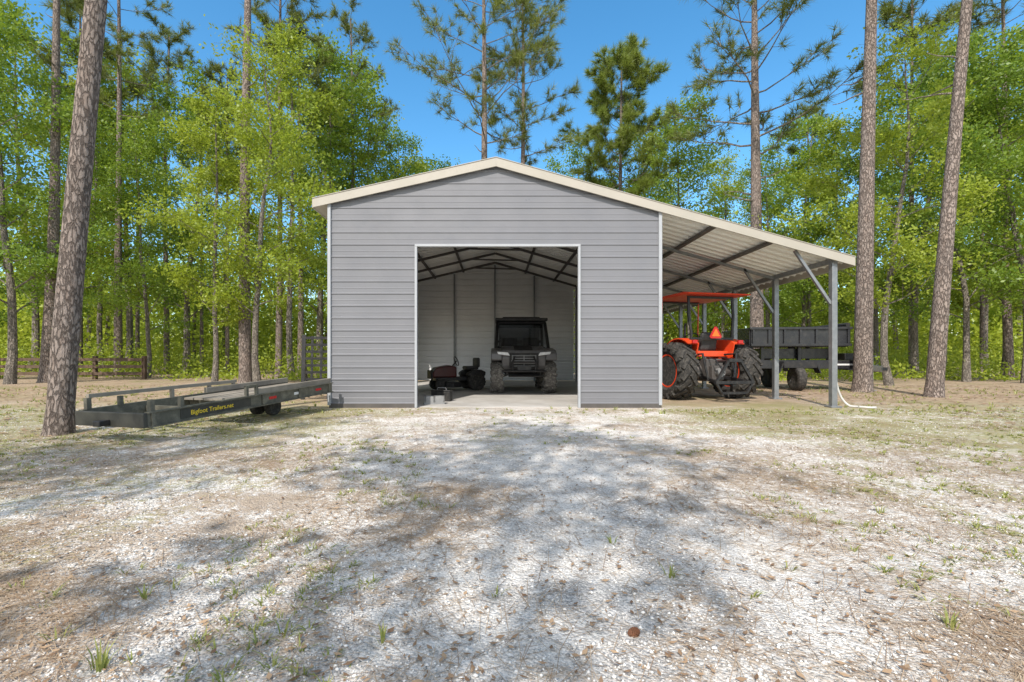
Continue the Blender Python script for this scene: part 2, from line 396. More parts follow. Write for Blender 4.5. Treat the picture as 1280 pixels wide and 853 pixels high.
o = scatter('leaf_litter', [(-1, 0, .1), (0, -.5, 0), (1, 0, .25), (0, .5, .12)], [(0, 1, 2, 3)], onground(x, y, .008), np.stack([L, L * rng.uniform(.6, 1.1, n), L], -1), rng.random(n) * 6.3, M['litter'])
tag(o, 'small dry brown leaves lying on the drive', 'leaves', None, 'stuff')
tv = []
def tuft(a, b, k, hgt, spread, wid):
    z = gh(a, b)
    for _ in range(k):
        an = rng.random() * 6.283; r0 = rng.random() * spread * .4; lean = rng.uniform(.15, 1.0) * spread; h = hgt * rng.uniform(.5, 1.1)
        p = Vector((a + math.cos(an) * r0, b + math.sin(an) * r0, z - .005)); d = Vector((math.cos(an), math.sin(an), 0)); sd = Vector((-d.y, d.x, 0)) * wid
        m1 = p + d * lean * .4 + Vector((0, 0, h * .65)); t = p + d * lean * 1.1 + Vector((0, 0, h))
        tv.append([p - sd, p + sd, m1 + sd * .7, m1 - sd * .7]); tv.append([m1 - sd * .7, m1 + sd * .7, t + sd * .1, t - sd * .1])
for px0, py0, k, hh in ((125, 832, 16, .085), (70, 800, 8, .05), (838, 722, 14, .06), (1188, 785, 16, .06), (355, 790, 9, .05), (985, 710, 8, .05), (478, 800, 8, .06), (620, 745, 7, .04), (1100, 640, 12, .05), (180, 745, 10, .05), (940, 745, 8, .04), (765, 680, 8, .04)):
    Y = CH * F / (py0 - HY); tuft(gx(px0, Y), Y, k, hh, .05, .0035)
x, y = fan(14000, 1.25, 8.2, .6, 1.35)
for a, b in zip(x, y):
    gn = mnoise.noise((a * .55, b * .55, 21.)) + .8 * mnoise.noise((a * 1.9, b * 1.9, 27.)) + .15 * min(abs(a), 4) + .05 * b - .52
    if gn > rng.random() * .8: tuft(a, b, int(rng.integers(4, 10)), rng.uniform(.012, .036), .05, .0022 + .0006 * b)
x = rng.uniform(-16, 18, 2600); y = rng.uniform(7.5, 15, 2600)
for a, b in zip(x, y):
    if -3.2 < a < 6.5 and b > 8.3: continue
    if mnoise.noise((a * .4, b * .4, 31.)) > -.05 + .4 * (rng.random() - .5): tuft(a, b, 5, rng.uniform(.03, .09), .08, .008)
o = mesh_obj('grass', polymesh('grass', np.array([[tuple(p) for p in q] for q in tv]), M['grass']))
tag(o, 'thin patchy grass growing through the sand', 'grass', None, 'stuff')

# ------------------------------------------------------------------ metal shed
Y0, Y1 = 8.5, 17.7
XL, XR, PK = -3.075, 3.09, .03
ZP, SL, SR = 4.62, .224, .277
XLE, XRE = -3.36, 6.67
DL, DR, DT = -1.46, 1.58, 3.0
OFF = (0, Y0, 0)
def rz(x): return ZP - SL * (PK - x) if x < PK else ZP - SR * (x - PK)
shed = thing('metal_shed', 'grey metal shed with open doorway and lean-to roof on posts', 'shed', OFF)
PROF = [(0, 0), (.012, .012), (.034, .012), (.048, 0), (.116, 0), (.121, .003), (.131, .003), (.136, 0)]
RPROF = [(0, 0), (.014, .036), (.056, .036), (.070, 0), (.125, 0), (.132, .008), (.150, .008), (.157, 0)]
def ribs(a, b, pitch=.229, cuts=(), prof=PROF):
    out = []; z = a
    while z < b:
        out += [(z + t, d) for t, d in prof if z + t <= b]; z += pitch
    out.append((b, 0.))
    def dat(v):
        for i in range(len(out) - 1):
            if out[i][0] <= v <= out[i + 1][0]:
                t = (v - out[i][0]) / max(1e-9, out[i + 1][0] - out[i][0]); return out[i][1] * (1 - t) + out[i + 1][1] * t
        return 0
    out += [(c, dat(c)) for c in cuts if a < c < b]
    return sorted(out)
def endwall(Y, sgn, door):
    b = MB(); top = ZP - .05
    zl, zr_ = rz(XL) - .05, rz(XR) - .05
    pr = ribs(.05, top, .229, (DT, zl, zr_), PROF if door else RPROF)
    def lim(z): return (max(XL, PK - (top - z) / SL), min(XR, PK + (top - z) / SR))
    for (za, da), (zb, db) in zip(pr, pr[1:]):
        if zb - za < 1e-5: continue
        la, ra = lim(za); lb, rb = lim(zb)
        iv = [((la, DL), (lb, DL)), ((DR, ra), (DR, rb))] if door and zb <= DT + 1e-6 else [((la, ra), (lb, rb))]
        for (a0, a1), (b0, b1) in iv:
            b.add([(a0, Y + sgn * da, za), (a1, Y + sgn * da, za), (b1, Y + sgn * db, zb), (b0, Y + sgn * db, zb)], [[0, 1, 2, 3]])
    return b
endwall(Y0, -1, True).build('wall', M['siding'], shed, off=OFF, fixn=False)
endwall(Y1, 1, False).build('wall', M['liner'], shed, off=OFF, fixn=False)
SA, SB, ST = 13.2, 16.2, 2.6       # unseen opening added to each long wall to let daylight inside
for X, zt, sg in ((XL, rz(XL) - .06, -1), (XR, rz(XR) - .06, 1)):
    b = MB(); pr = ribs(.05, zt, cuts=(ST,), prof=RPROF)
    for (za, da), (zb, db) in zip(pr, pr[1:]):
        if zb - za < 1e-5: continue
        for ya, yb in (((Y0 + .02, SA), (SB, Y1 - .02)) if zb <= ST + 1e-6 else ((Y0 + .02, Y1 - .02),)):
            b.add([(X + sg * da, ya, za), (X + sg * da, yb, za), (X + sg * db, yb, zb), (X + sg * db, ya, zb)], [[0, 1, 2, 3]])
    b.build('wall', M['liner'], shed, off=OFF, fixn=False)
    b = MB(); b.box((X, SA, ST / 2), (.09, .06, ST)); b.box((X, SB, ST / 2), (.09, .06, ST)); b.box((X, (SA + SB) / 2, ST + .03), (.09, SB - SA + .06, .06))
    b.build('door_trim', M['whitetrim'], shed, off=OFF)  # frames the added side opening
YF, YB = Y0 - .06, Y1 + .12
b = MB(); pr = ribs(YF + .03, YB, prof=RPROF)
for (ya, da), (yb, db) in zip(pr, pr[1:]):
    if yb - ya < 1e-5: continue
    for x0, x1 in ((XLE, PK), (PK, XRE)):
        b.add([(x0, ya, rz(x0) - .005 - da), (x1, ya, rz(x1) - .005 - da), (x1, yb, rz(x1) - .005 - db), (x0, yb, rz(x0) - .005 - db)], [[0, 1, 2, 3]])
roof = b.build('roof', M['roofsheet'], shed, off=OFF, fixn=False)
for x0, x1 in ((XLE, PK - .001), (PK + .001, XRE)):
    for yy, th in ((YF, .03), (YB, .03)):
        b = MB(); b.prism([(x0, rz(x0) + .015), (x1, rz(x1) + .015), (x1, rz(x1) - .145), (x0, rz(x0) - .145)], 'y', yy - th, yy)
        b.build('rake_trim', M['trim'], roof, off=OFF)
    b = MB(); b.prism([(x0, rz(x0) + .030), (x1, rz(x1) + .030), (x1, rz(x1) + .018), (x0, rz(x0) + .018)], 'y', YF - .04, YF + .2)
    b.build('rake_cap', M['trim'], roof, off=OFF)
for xe in (XLE - .012, XRE + .012):
    MB().box((xe, (YF + YB) / 2, rz(xe) - .065), (.02, YB - YF - .01, .155)).build('eave_trim', M['trim'], roof, off=OFF)
b = MB()
b.prism([(PK - .2, rz(PK - .2) + .035), (PK, ZP + .035), (PK + .2, rz(PK + .2) + .035), (PK + .2, rz(PK + .2) + .04), (PK, ZP + .042), (PK - .2, rz(PK - .2) + .04)], 'y', YF + .21, YB)
b.build('ridge_cap', M['trim'], roof, off=OFF)
MB().add([(XLE, YF, rz(XLE) - .135), (XL, YF, rz(XL) - .125), (XL, YB, rz(XL) - .125), (XLE, YB, rz(XLE) - .135)], [[0, 1, 2, 3]]).build('soffit', M['trim'], roof, off=OFF)
for X, zt in ((XL, rz(XL)), (XR, rz(XR))):
    MB().box((X, Y0 - .018, (zt - .1) / 2 + .02), (.06, .05, zt - .16)).build('corner_trim', M['whitetrim'], shed, bevel=.006, off=OFF)
b = MB(); b.box((DL, Y0 - .01, DT / 2), (.045, .08, DT)); b.box((DR, Y0 - .01, DT / 2), (.045, .08, DT)); b.box(((DL + DR) / 2, Y0 - .01, DT + .0225), (DR - DL + .045, .08, .045))
b.build('door_trim', M['whitetrim'], shed, bevel=.006, off=OFF)
for xa, xb in ((XL, DL), (DR, XR)):
    MB().box(((xa + xb) / 2, Y0 + .005, .035), (xb - xa, .07, .09)).build('base_rail', M['darksteel'], shed, off=OFF)
FZ = .012
MB().box(((XL + XR) / 2, (Y0 + Y1) / 2 + .03, FZ - .065), (XR - XL - .05, Y1 - Y0 - .06, .13)).build('floor_slab', M['slab'], shed, bevel=.01, off=OFF)
for Y in (9.4, 10.9, 12.4, 13.9, 15.4, 16.9):
    b = MB()
    b.bar((XL + .06, Y, rz(XL) - .19), (PK, Y, ZP - .16), .06, .07); b.bar((XR - .06, Y, rz(XR) - .19), (PK, Y, ZP - .16), .06, .07)
    b.bar((PK - .8, Y, rz(PK - .8) - .18), (PK + .8, Y, rz(PK + .8) - .18), .045, .045)
    b.build('truss', M['darksteel'], shed, off=OFF)
    for xx, zz in ((XL + .05, rz(XL)), (XR - .05, rz(XR))):
        z0 = ST + .06 if SA < Y < SB else FZ
        MB().bar((xx, Y, z0), (xx, Y, zz - .18), .06).build('stud', M['galv'], shed, off=OFF)
for X in (-1.55, 0.02, 1.55):
    MB().bar((X, Y1 - .05, FZ), (X, Y1 - .05, rz(X) - .1), .06).build('stud', M['galv'], shed, off=OFF)
for X in (-2.3, -1.2, 1.2, 2.3):
    MB().bar((X, Y0 + .05, rz(X) - .08), (X, Y1, rz(X) - .08), .07, .05).build('purlin', M['darksteel'], shed, off=OFF)
for X in (4.13, 5.2):
    MB().bar((X, YF + .02, rz(X) - .08), (X, Y1, rz(X) - .08), .085, .06).build('purlin', M['darksteel'], shed, off=OFF)
PX = 6.36
MB().bar((PX, YF + .02, rz(PX) - .11), (PX, Y1, rz(PX) - .11), .07, .09).build('eave_beam', M['galv'], shed, off=OFF)
for i, Y in enumerate((8.55, 10.3, 12.05, 13.8, 15.55, 17.3)):
    if i: MB().bar((XR + .05, Y, rz(XR) - .15), (PX, Y, rz(PX) - .15), .05, .06).build('rafter', M['galv'], shed, off=OFF)
    b = MB(); b.box((PX, Y, (rz(PX) - .15) / 2), (.1, .1, rz(PX) - .15)); b.box((PX, Y, .015), (.2, .2, .03))
    p = b.build('post', M['galv'], shed, bevel=.006, off=OFF)
    MB().bar((PX - .05, Y + .0, 1.95), (PX - .72, Y, rz(PX - .72) - .12), .05).build('brace', M['galv'], p, off=OFF)

# ------------------------------------------------------------------ utility vehicle (front = -y)
g = G('windscreen')
tr = g.node('ShaderNodeBsdfTransparent', {'Color': (.30, .32, .34, 1)}).outputs[0]; gl = g.node('ShaderNodeBsdfGlossy', {'Color': (.7, .75, .8, 1), 'Roughness': .06}).outputs[0]
windglass = g.finish(g.node('ShaderNodeMixShader', {0: .08, 1: tr, 2: gl}).outputs[0])
def utv():
    LZ = .11
    t = thing('utility_vehicle', 'grey and black boxy side-by-side off-road vehicle parked inside the shed', 'vehicle', (gx(655, 11.6), 12.95, FZ + LZ), 0)
    for sx in (-1, 1):
        for yy in (-.98, .98):
            wheel(t, (sx * .68, yy, .405 - LZ), .385, .30, .21, M['dustytyre'], M['alloy'], 13, .03, chev=.35)
    MB().box((0, 0, .42), (.95, 2.3, .14)).build('chassis', M['black'], t, bevel=.02)
    b = MB(); b.prism([(-1.28, .60), (-1.34, .80), (-1.25, 1.0), (-.9, 1.08), (-.5, 1.13), (-.45, .55), (-1.2, .5)], 'x', -.56, .56)
    b.build('hood', M['bodygrey'], t, bevel=.03)
    MB().prism([(-1.27, 1.005), (-.9, 1.10), (-.5, 1.15), (-.5, 1.0)], 'x', -.24, .24).build('hood_scoop', M['blackplastic'], t, bevel=.02)
    for sx in (-1, 1):
        a0, a1 = sorted((sx * .565, sx * .84))
        MB().prism([(-1.37, .76), (-1.35, .92), (-1.22, 1.0), (-.6, 1.07), (-.46, 1.0), (-.46, .6), (-.55, .6), (-.62, .78), (-.95, .85), (-1.2, .81), (-1.3, .73)], 'x', a0, a1).build('fender', M['bodygrey'], t, bevel=.02)
        h = MB(); h.prism([(sx * .36, .86), (sx * .66, .90), (sx * .69, .965), (sx * .41, .945)], 'y', -1.395, -1.30); h.build('headlight', M['lens'], t, bevel=.008)
        MB().box((sx * .75, .15, .72), (.06, 1.06, .56)).build('side_door', M['bodygrey'], t, bevel=.03)
        s = MB(); s.box((sx * .32, .28, .72), (.5, .5, .16)); s.build('seat', M['seat'], t, bevel=.04)
        MB().box((sx * .32, .55, 1.08), (.48, .14, .66), Matrix.Rotation(R(-10), 3, 'X')).build('seat_back', M['seat'], t, bevel=.05)
        MB().bar((sx * .3, -.95, .4), (sx * .62, -.98, .3), .05).build('axle', M['black'], t)
        MB().tube([(sx * .42, -1.0, .36), (sx * .4, -.98, .8)], .04, 10).build('shock_absorber', M['grey'], t, True)
    b = MB(); b.box((0, -1.345, .74), (.74, .05, .38)); b.build('grille', M['blackplastic'], t, bevel=.006)
    b = MB()
    for k in range(5): b.box((0, -1.378, .60 + k * .065), (.66 - .04 * abs(k - 2), .02, .018))
    for x in (-.3, 0, .3): b.box((x, -1.376, .73), (.02, .016, .29))
    b.build('grille_bars', M['grey'], t)
    b = MB()
    for sx in (-1, 1): b.tube([(sx * .25, -1.25, .42), (sx * .28, -1.5, .46), (sx * .3, -1.52, .70), (sx * .24, -1.42, .84)], .024, 8)
    b.tube([(-.3, -1.52, .70), (.3, -1.52, .70)], .024, 8); b.tube([(-.56, -1.45, .47), (-.28, -1.51, .47), (.28, -1.51, .47), (.56, -1.45, .47)], .028, 8)
    b.box((0, -1.43, .54), (.34, .14, .12)); b.box((0, -1.35, .4), (.8, .3, .03), Matrix.Rotation(R(25), 3, 'X'))
    b.build('bumper', M['black'], t)
    b = MB()
    for sx in (-1, 1):
        b.tube([(sx * .72, -.6, 1.0), (sx * .67, -.12, 1.78), (sx * .65, .0, 1.83), (sx * .65, .75, 1.83), (sx * .68, .88, 1.6), (sx * .71, .95, .8)], .045, 8)
        b.tube([(sx * .74, -.5, .6), (sx * .72, -.6, 1.0)], .045, 8)
    for yy, zz in ((-.1, 1.8), (.75, 1.83), (.9, 1.3)): b.tube([(-.65, yy, zz), (.65, yy, zz)], .036, 8)
    b.build('roll_cage', M['black'], t, True)
    b = MB(); b.box((0, .33, 1.88), (1.46, 1.25, .08)); b.box((0, .33, 1.935), (1.05, 1.05, .04)); b.build('roof', M['blackplastic'], t, bevel=.025)
    MB().add([(-.69, -.585, 1.06), (.69, -.585, 1.06), (.64, -.13, 1.77), (-.64, -.13, 1.77)], [[0, 1, 2, 3]]).build('windshield', windglass, t)
    MB().add([(-.62, .93, 1.05), (.62, .93, 1.05), (.62, .80, 1.80), (-.62, .80, 1.80)], [[0, 1, 2, 3]]).build('rear_window', windglass, t)
    MB().box((0, -.35, 1.0), (1.3, .3, .2)).build('dashboard', M['blackplastic'], t, bevel=.04)
    b = MB(); b.tube([(-.32 + .17 * math.cos(a), -.1 - .05 * math.sin(a), 1.2 + .16 * math.sin(a)) for a in [k * math.pi / 8 for k in range(17)]], .014, 6); b.tube([(-.32, -.3, 1.05), (-.32, -.1, 1.2)], .02, 6)
    b.build('steering_wheel', M['black'], t, True)
    b = MB(); b.box((0, 1.28, .82), (1.4, .62, .05)); b.box((-.69, 1.28, 1.0), (.05, .62, .36)); b.box((.69, 1.28, 1.0), (.05, .62, .36)); b.box((0, 1.0, 1.0), (1.33, .05, .36)); b.box((0, 1.56, 1.0), (1.33, .05, .36))
    b.build('cargo_bed', M['blackplastic'], t, bevel=.01)
utv()

# ------------------------------------------------------------------ tractor (rear = -y)
def tractor():
    t = thing('tractor', 'orange compact tractor with thin red-orange canopy seen from its rear corner under the lean-to', 'tractor', (4.80, 10.4, 0), R(12))
    for sx in (-1, 1):
        wheel(t, (sx * .78, 0, .64), .60, .42, .36, M['tyre'], M['orange'], 16, .045, chev=1.0)
        wheel(t, (sx * .66, 1.85, .40), .37, .26, .2, M['tyre'], M['orange'], 14, .028, chev=.9)
        b = MB(); a0, a1 = sorted((sx * .46, sx * .70))
        arc = [R(a) for a in range(36, 125, 11)]
        po = [(math.cos(a) * .735, .64 + math.sin(a) * .735) for a in arc]; pi_ = [(math.cos(a) * .71, .64 + math.sin(a) * .71) for a in arc[::-1]]
        for k in range(len(arc) - 1):
            b.prism([po[k], po[k + 1], pi_[len(arc) - 2 - k], pi_[len(arc) - 1 - k]], 'x', a0, a1)
        i0, i1 = sorted((sx * .44, sx * .46))
        b.prism(po + [(-.32, .9), (.5, .9)], 'x', i0, i1)
        fd = b.build('fender', M['orange'], t)
        MB().box((sx * .57, -.44, 1.28), (.12, .05, .08)).build('tail_light', M['redlens'], fd, bevel=.01)
        MB().bar((sx * .22, -.15, .52), (sx * .38, -.95, .42), .05, .07).build('lift_arm', M['black'], t, bevel=.01)
        MB().tube([(sx * .3, -.1, 1.0), (sx * .42, -.5, 1.02), (sx * .32, -.55, .45)], .025, 8).build('lift_rod', M['black'], t, True)
        MB().tube([(sx * .16, -.3, .95), (sx * .2, -.62, .9), (sx * .12, -.8, .6)], .014, 6).build('hydraulic_hose', M['black'], t, True)
        MB().bar((sx * .55, 2.0, .42), (sx * .35, 1.85, .45), .1).build('axle', M['darksteel'], t)
        MB().bar((sx * .46, .75, 1.05), (sx * .46, 2.0, 1.05), .08, .12).bar((sx * .46, 2.0, 1.05), (sx * .46, 2.9, .35), .08, .12).build('loader_arm', M['orange'], t, bevel=.01)
        MB().tube([(sx * .50, -.18, .75), (sx * .52, -.25, 1.5), (sx * .57, -.22, 1.9), (sx * .55, -.2, 2.30)], .032, 10).build('roll_bar', M['black'], t, True)
        MB().tube([(sx * .5, .85, .75), (sx * .52, .95, 1.6), (sx * .5, .9, 2.30)], .016, 8).build('canopy_post', M['orange'], t, True)
    b = MB(); b.lathe([(.13, -.62), (.16, -.3), (.2, -.2), (.2, .2), (.16, .3), (.13, .62)], (0, 0, .63), (1, 0, 0), 20); b.box((0, .1, .66), (.42, .9, .5)); b.box((0, -.38, .6), (.3, .16, .32)); b.box((0, 1.2, .58), (.34, 1.6, .34))
    b.build('transmission', M['darksteel'], t, bevel=.02)
    MB().box((0, -.18, 1.02), (.86, .1, .13)).build('rear_deck', M['orange'], t, bevel=.02)
    b = MB(); b.prism([(.75, .7), (.75, 1.1), (1.0, 1.24), (1.7, 1.2), (2.15, 1.08), (2.3, .93), (2.3, .66)], 'x', -.27, .27); b.build('hood', M['orange'], t, bevel=.04)
    MB().box((0, 2.31, .86), (.44, .03, .3)).build('grille', M['blackplastic'], t)
    MB().box((0, .7, 1.12), (.5, .2, .34)).build('dashboard', M['blackplastic'], t, bevel=.04)
    b = MB(); b.tube([(.19 * math.cos(a), .5 - .1 * math.sin(a), 1.38 + .13 * math.sin(a)) for a in [k * math.pi / 9 for k in range(19)]], .014, 6); b.tube([(0, .65, 1.2), (0, .5, 1.38)], .02, 6); b.build('steering_wheel', M['black'], t, True)
    b = MB(); b.box((0, .1, 1.05), (.46, .42, .12)); b.build('seat', M['seat'], t, bevel=.04)
    MB().box((0, -.12, 1.3), (.42, .1, .42), Matrix.Rotation(R(8), 3, 'X')).build('seat_back', M['seat'], t, bevel=.05)
    MB().box((0, .25, .88), (.85, .7, .05)).build('floor_plate', M['blackplastic'], t, bevel=.01)
    b = MB(); b.prism([(-.5, 2.31), (-.53, 2.335), (-.35, 2.37), (.9, 2.37), (1.08, 2.335), (1.05, 2.31)], 'x', -.78, .78); b.build('canopy', M['canopy'], t, bevel=.015)
    for p, q, w in (((-.55, -.2, 2.28), (.55, -.2, 2.28), .05), ((-.5, .9, 2.29), (.5, .9, 2.29), .04), ((-.5, -.24, 1.36), (.5, -.24, 1.36), .045)):
        MB().bar(p, q, w).build('cross_bar', M['black'], t)
    def tri(r, y0, y1, tr_=.0):
        pts = []
        for k in range(3):
            a = R(90 + 120 * k)
            for d in (-tr_, tr_): pts.append((-.02 + r * math.cos(a + d), 1.46 + r * math.sin(a + d)))
        return MB().prism(pts, 'y', y0, y1)
    w = tri(.16, -.405, -.395, .16).build('warning_triangle', M['redlens'], t)
    tri(.11, -.412, -.4055, .02).build('triangle_face', M['smv'], w)
    b = MB(); b.bar((-.02, -.24, 1.36), (-.02, -.39, 1.4), .03); b.build('triangle_bracket', M['black'], t)
    b = MB(); b.bar((0, -.2, .38), (0, -.95, .36), .09, .04); b.bar((-.46, -.95, .42), (.46, -.95, .42), .06); b.bar((-.44, -.95, .42), (-.14, -.95, .88), .05); b.bar((.44, -.95, .42), (.14, -.95, .88), .05); b.bar((-.16, -.95, .88), (.16, -.95, .88), .07); b.tube([(0, -.4, .85), (0, -.95, .86)], .03, 8); b.bar((-.44, -.95, .42), (-.3, -.95, .2), .04); b.bar((.44, -.95, .42), (.3, -.95, .2), .04); b.bar((-.3, -.95, .2), (.3, -.95, .2), .05); b.build('hitch', M['black'], t)
    b = MB(); b.lathe([(.09, 0), (.1, -.1), (.03, -.1), (.03, -.16)], (0, -.46, .62), (0, 1, 0), 14); b.build('power_shaft', M['grey'], t, True)
    b = MB(); b.prism([(2.85, .12), (3.4, .1), (3.42, .16), (3.0, .22), (2.95, .7), (2.88, .7)], 'x', -.85, .85); b.build('loader_bucket', M['darksteel'], t)
    b = MB(); b.tube([(.36, 1.25, 1.1), (.36, 1.25, 1.75), (.36, 1.2, 1.8)], .03, 8); b.build('exhaust_pipe', M['darksteel'], t, True)
tractor()

# ------------------------------------------------------------------ flat trailer (low blunt end at origin, frame rising toward +y)
def flat_trailer():
    t = thing('flatbed_trailer', 'low narrow olive-grey trailer with weathered timber rails ending at the left shed corner', 'trailer', (-4.22, 5.06, -.05), R(-14))
    t.rotation_euler = (R(2.4), 0, R(-14))
    hw, y1 = .46, 3.40
    for sx in (-1, 1):
        b = MB(); x = sx * hw
        b.box((x, y1 / 2, .31), (.04, y1, .15)); b.box((x + sx * .015, y1 / 2, .39), (.07, y1, .014)); b.box((x + sx * .015, y1 / 2, .23), (.07, y1, .014))
        for k in (0, 2, 3, 4): b.box((x + sx * .03, .1 + k * .8 if k else .06, .31), (.02, .05, .14))
        r = b.build('side_rail', M['greyrail'], t)
        for k in range(3): MB().box((x + sx * .0225, 1.9 + k * .55, .315), (.006, .15, .04)).build('reflector', M['redlens'] if k % 2 == 0 else M['whiteletters'], r)
        wheel(t, (sx * .14, 2.3, .115), .14, .11, .07, M['tyre'], M['black'])
        MB().box((sx * (hw - .01), 2.5, .435), (.05, 1.76, .08)).build('sideboard', M['wood'], t, bevel=.006)
        b = MB(); b.box((x, .06, .46), (.05, .05, .13)); b.box((x, .42, .45), (.045, .045, .11)); b.build('stake', M['greyrail'], t)
        if sx < 0:
            b = MB(); b.bar((x, .06, .545), (x, 2.2, .52), .045, .045)
            for yy, zz in ((1.1, .51), (1.7, .50), (2.15, .50)): b.bar((x, yy, .39), (x, yy, zz), .04)
            b.build('open_side_rail', M['wood'], t)
    b = MB(); rd = random.Random(4); n = 5; w = (2 * hw - .06) / n
    for k in range(n): b.box((-hw + .03 + w * (k + .5), 2.3, .365 + rd.uniform(-.004, .004)), (w - .02, 2.15 + rd.uniform(-.05, .03), .03))
    b.build('deck', M['wood'], t)
    b = MB()
    for k in range(6): b.box((0, .1 + k * .63, .31), (2 * hw - .06, .045, .07))
    b.build('cross_member', M['greyrail'], t)
    MB().box((0, -.03, .31), (2 * hw + .06, .05, .16)).build('end_beam', M['olivedark'], t, bevel=.008)
    b = MB(); b.bar((.46, 1.42, .39), (.46, 1.42, .54), .04); b.bar((.46, 1.60, .39), (.46, 1.60, .54), .04); b.bar((.46, 1.40, .525), (.46, 1.62, .525), .03); b.build('stake_pocket', M['greyrail'], t)
    MB().box((-.02, -.11, .28), (.1, .12, .06)).build('hitch_plate', M['black'], t, bevel=.008)
    MB().box((hw + .0225, .93, .31), (.005, 1.08, .115)).build('name_panel', M['olivedark'], t)
    text_part('Bigfoot Trailers.net', .078, M['yellow'], t, 'lettering', (hw + .027, .52, .285), (0, 1, 0), (0, 0, 1), 1.05)
flat_trailer()
t = thing('metal_rack', 'dark upright metal ramp rack standing beside the left wall of the shed', 'rack', (-4.0, 10.2, 0), R(8))
b = MB()
for x in (-.28, .28): b.bar((x, 0, 0), (x, .12, 1.45), .075)
b.build('upright', M['black'], t)
b = MB()
for k in range(9): b.bar((-.28, .01 + .012 * k, .14 + .155 * k), (.28, .01 + .012 * k, .14 + .155 * k), .055)
for x in (-.1, .1): b.bar((x, .0, .1), (x, .12, 1.42), .045)
b.build('rung', M['black'], t)
b = MB()
for x in (-.28, .28): b.bar((x, .5, 0), (x, .09, 1.1), .04)
b.build('strut', M['black'], t)

# ------------------------------------------------------------------ dump trailer (tongue toward +x)
def dump_trailer():
    t = thing('dump_trailer', 'glossy black dump trailer with shallow raised bed parked behind the orange tractor', 'trailer', (8.75, 13.6, 0), R(-6))
    b = MB()
    x0, x1, h0, h1, yw = -1.45, 1.15, 1.26, 1.78, .95
    for sy in (-1, 1):
        b.box(((x0 + x1) / 2, sy * yw, (h0 + h1) / 2), (x1 - x0, .04, h1 - h0)); b.box(((x0 + x1) / 2, sy * (yw + .03), h1 - .03), (x1 - x0 + .06, .09, .07)); b.box(((x0 + x1) / 2, sy * (yw + .03), h0 + .03), (x1 - x0 + .02, .08, .07))
        for k in range(7): b.box((x0 + .06 + k * (x1 - x0 - .12) / 6, sy * (yw + .035), (h0 + h1) / 2), (.06, .05, h1 - h0 - .1))
    for x in (x0, x1): b.box((x, 0, (h0 + h1) / 2), (.05, 2 * yw - .04, h1 - h0))
    b.box(((x0 + x1) / 2, 0, h0), (x1 - x0 - .06, 2 * yw - .05, .05)); bn = b.build('bin', M['glossblack'], t, bevel=.008)
    b = MB(); b.tube([(x1 - .05, -yw, h1 + .06), (x1 - .05, yw, h1 + .06)], .06, 10); b.build('tarp_roll', M['blackplastic'], bn, True)
    b = MB()
    for sy in (-1, 1):
        b.box((.15, sy * .70, .74), (3.3, .07, .24)); b.bar((1.75, sy * .70, .66), (2.55, sy * .06, .6), .08, .18)
        for xx in (-1.0, 0., .9): b.bar((xx, sy * .62, .86), (xx, sy * .62, 1.24), .09)
    for k in range(5): b.box((-1.3 + k * .7, 0, .74), (.06, 1.33, .12))
    b.bar((-.9, .0, .78), (.2, 0, 1.22), .12); b.box((2.6, 0, .6), (.25, .12, .1))
    b.box((-.1, 0, 1.05), (1.9, 1.1, .3))
    b.build('frame', M['glossblack'], t, bevel=.01)
    b = MB(); b.box((1.3, -.738, .74), (.7, .004, .045)); b.build('reflective_strip', M['whiteletters'], t)
    for sy in (-1, 1):
        wheel(t, (-.15, sy * .80, .35), .35, .22, .17, M['tyre'], M['black'])
        b = MB(); b.prism([(-.68, .50), (-.55, .80), (.25, .80), (.38, .50), (.41, .50), (.28, .83), (-.58, .83), (-.71, .50)], 'y', sy * .84 - .13, sy * .84 + .13)
        b.box((-.15, sy * .98, .73), (.86, .012, .16)); b.build('fender', M['black'], t)
    wheel(t, (-1.62, -.5, 1.12), .34, .2, .2, M['tyre'], M['whitetrim'], name='spare_wheel', ax=(0.25, 1, 0))
    b = MB(); b.box((1.5, 0, .96), (.35, .9, .2)); b.build('tool_box', M['black'], t, bevel=.015)
    b = MB(); b.tube([(2.05, -.42, .08), (2.05, -.42, 1.0)], .04, 10); b.box((2.05, -.42, .01), (.18, .18, .02)); b.tube([(2.05, -.42, .02), (2.05, -.42, .2)], .028, 8); b.tube([(2.05, -.42, .97), (2.05, -.6, .97)], .015, 6); b.build('jack', M['galv'], t, True)
dump_trailer()

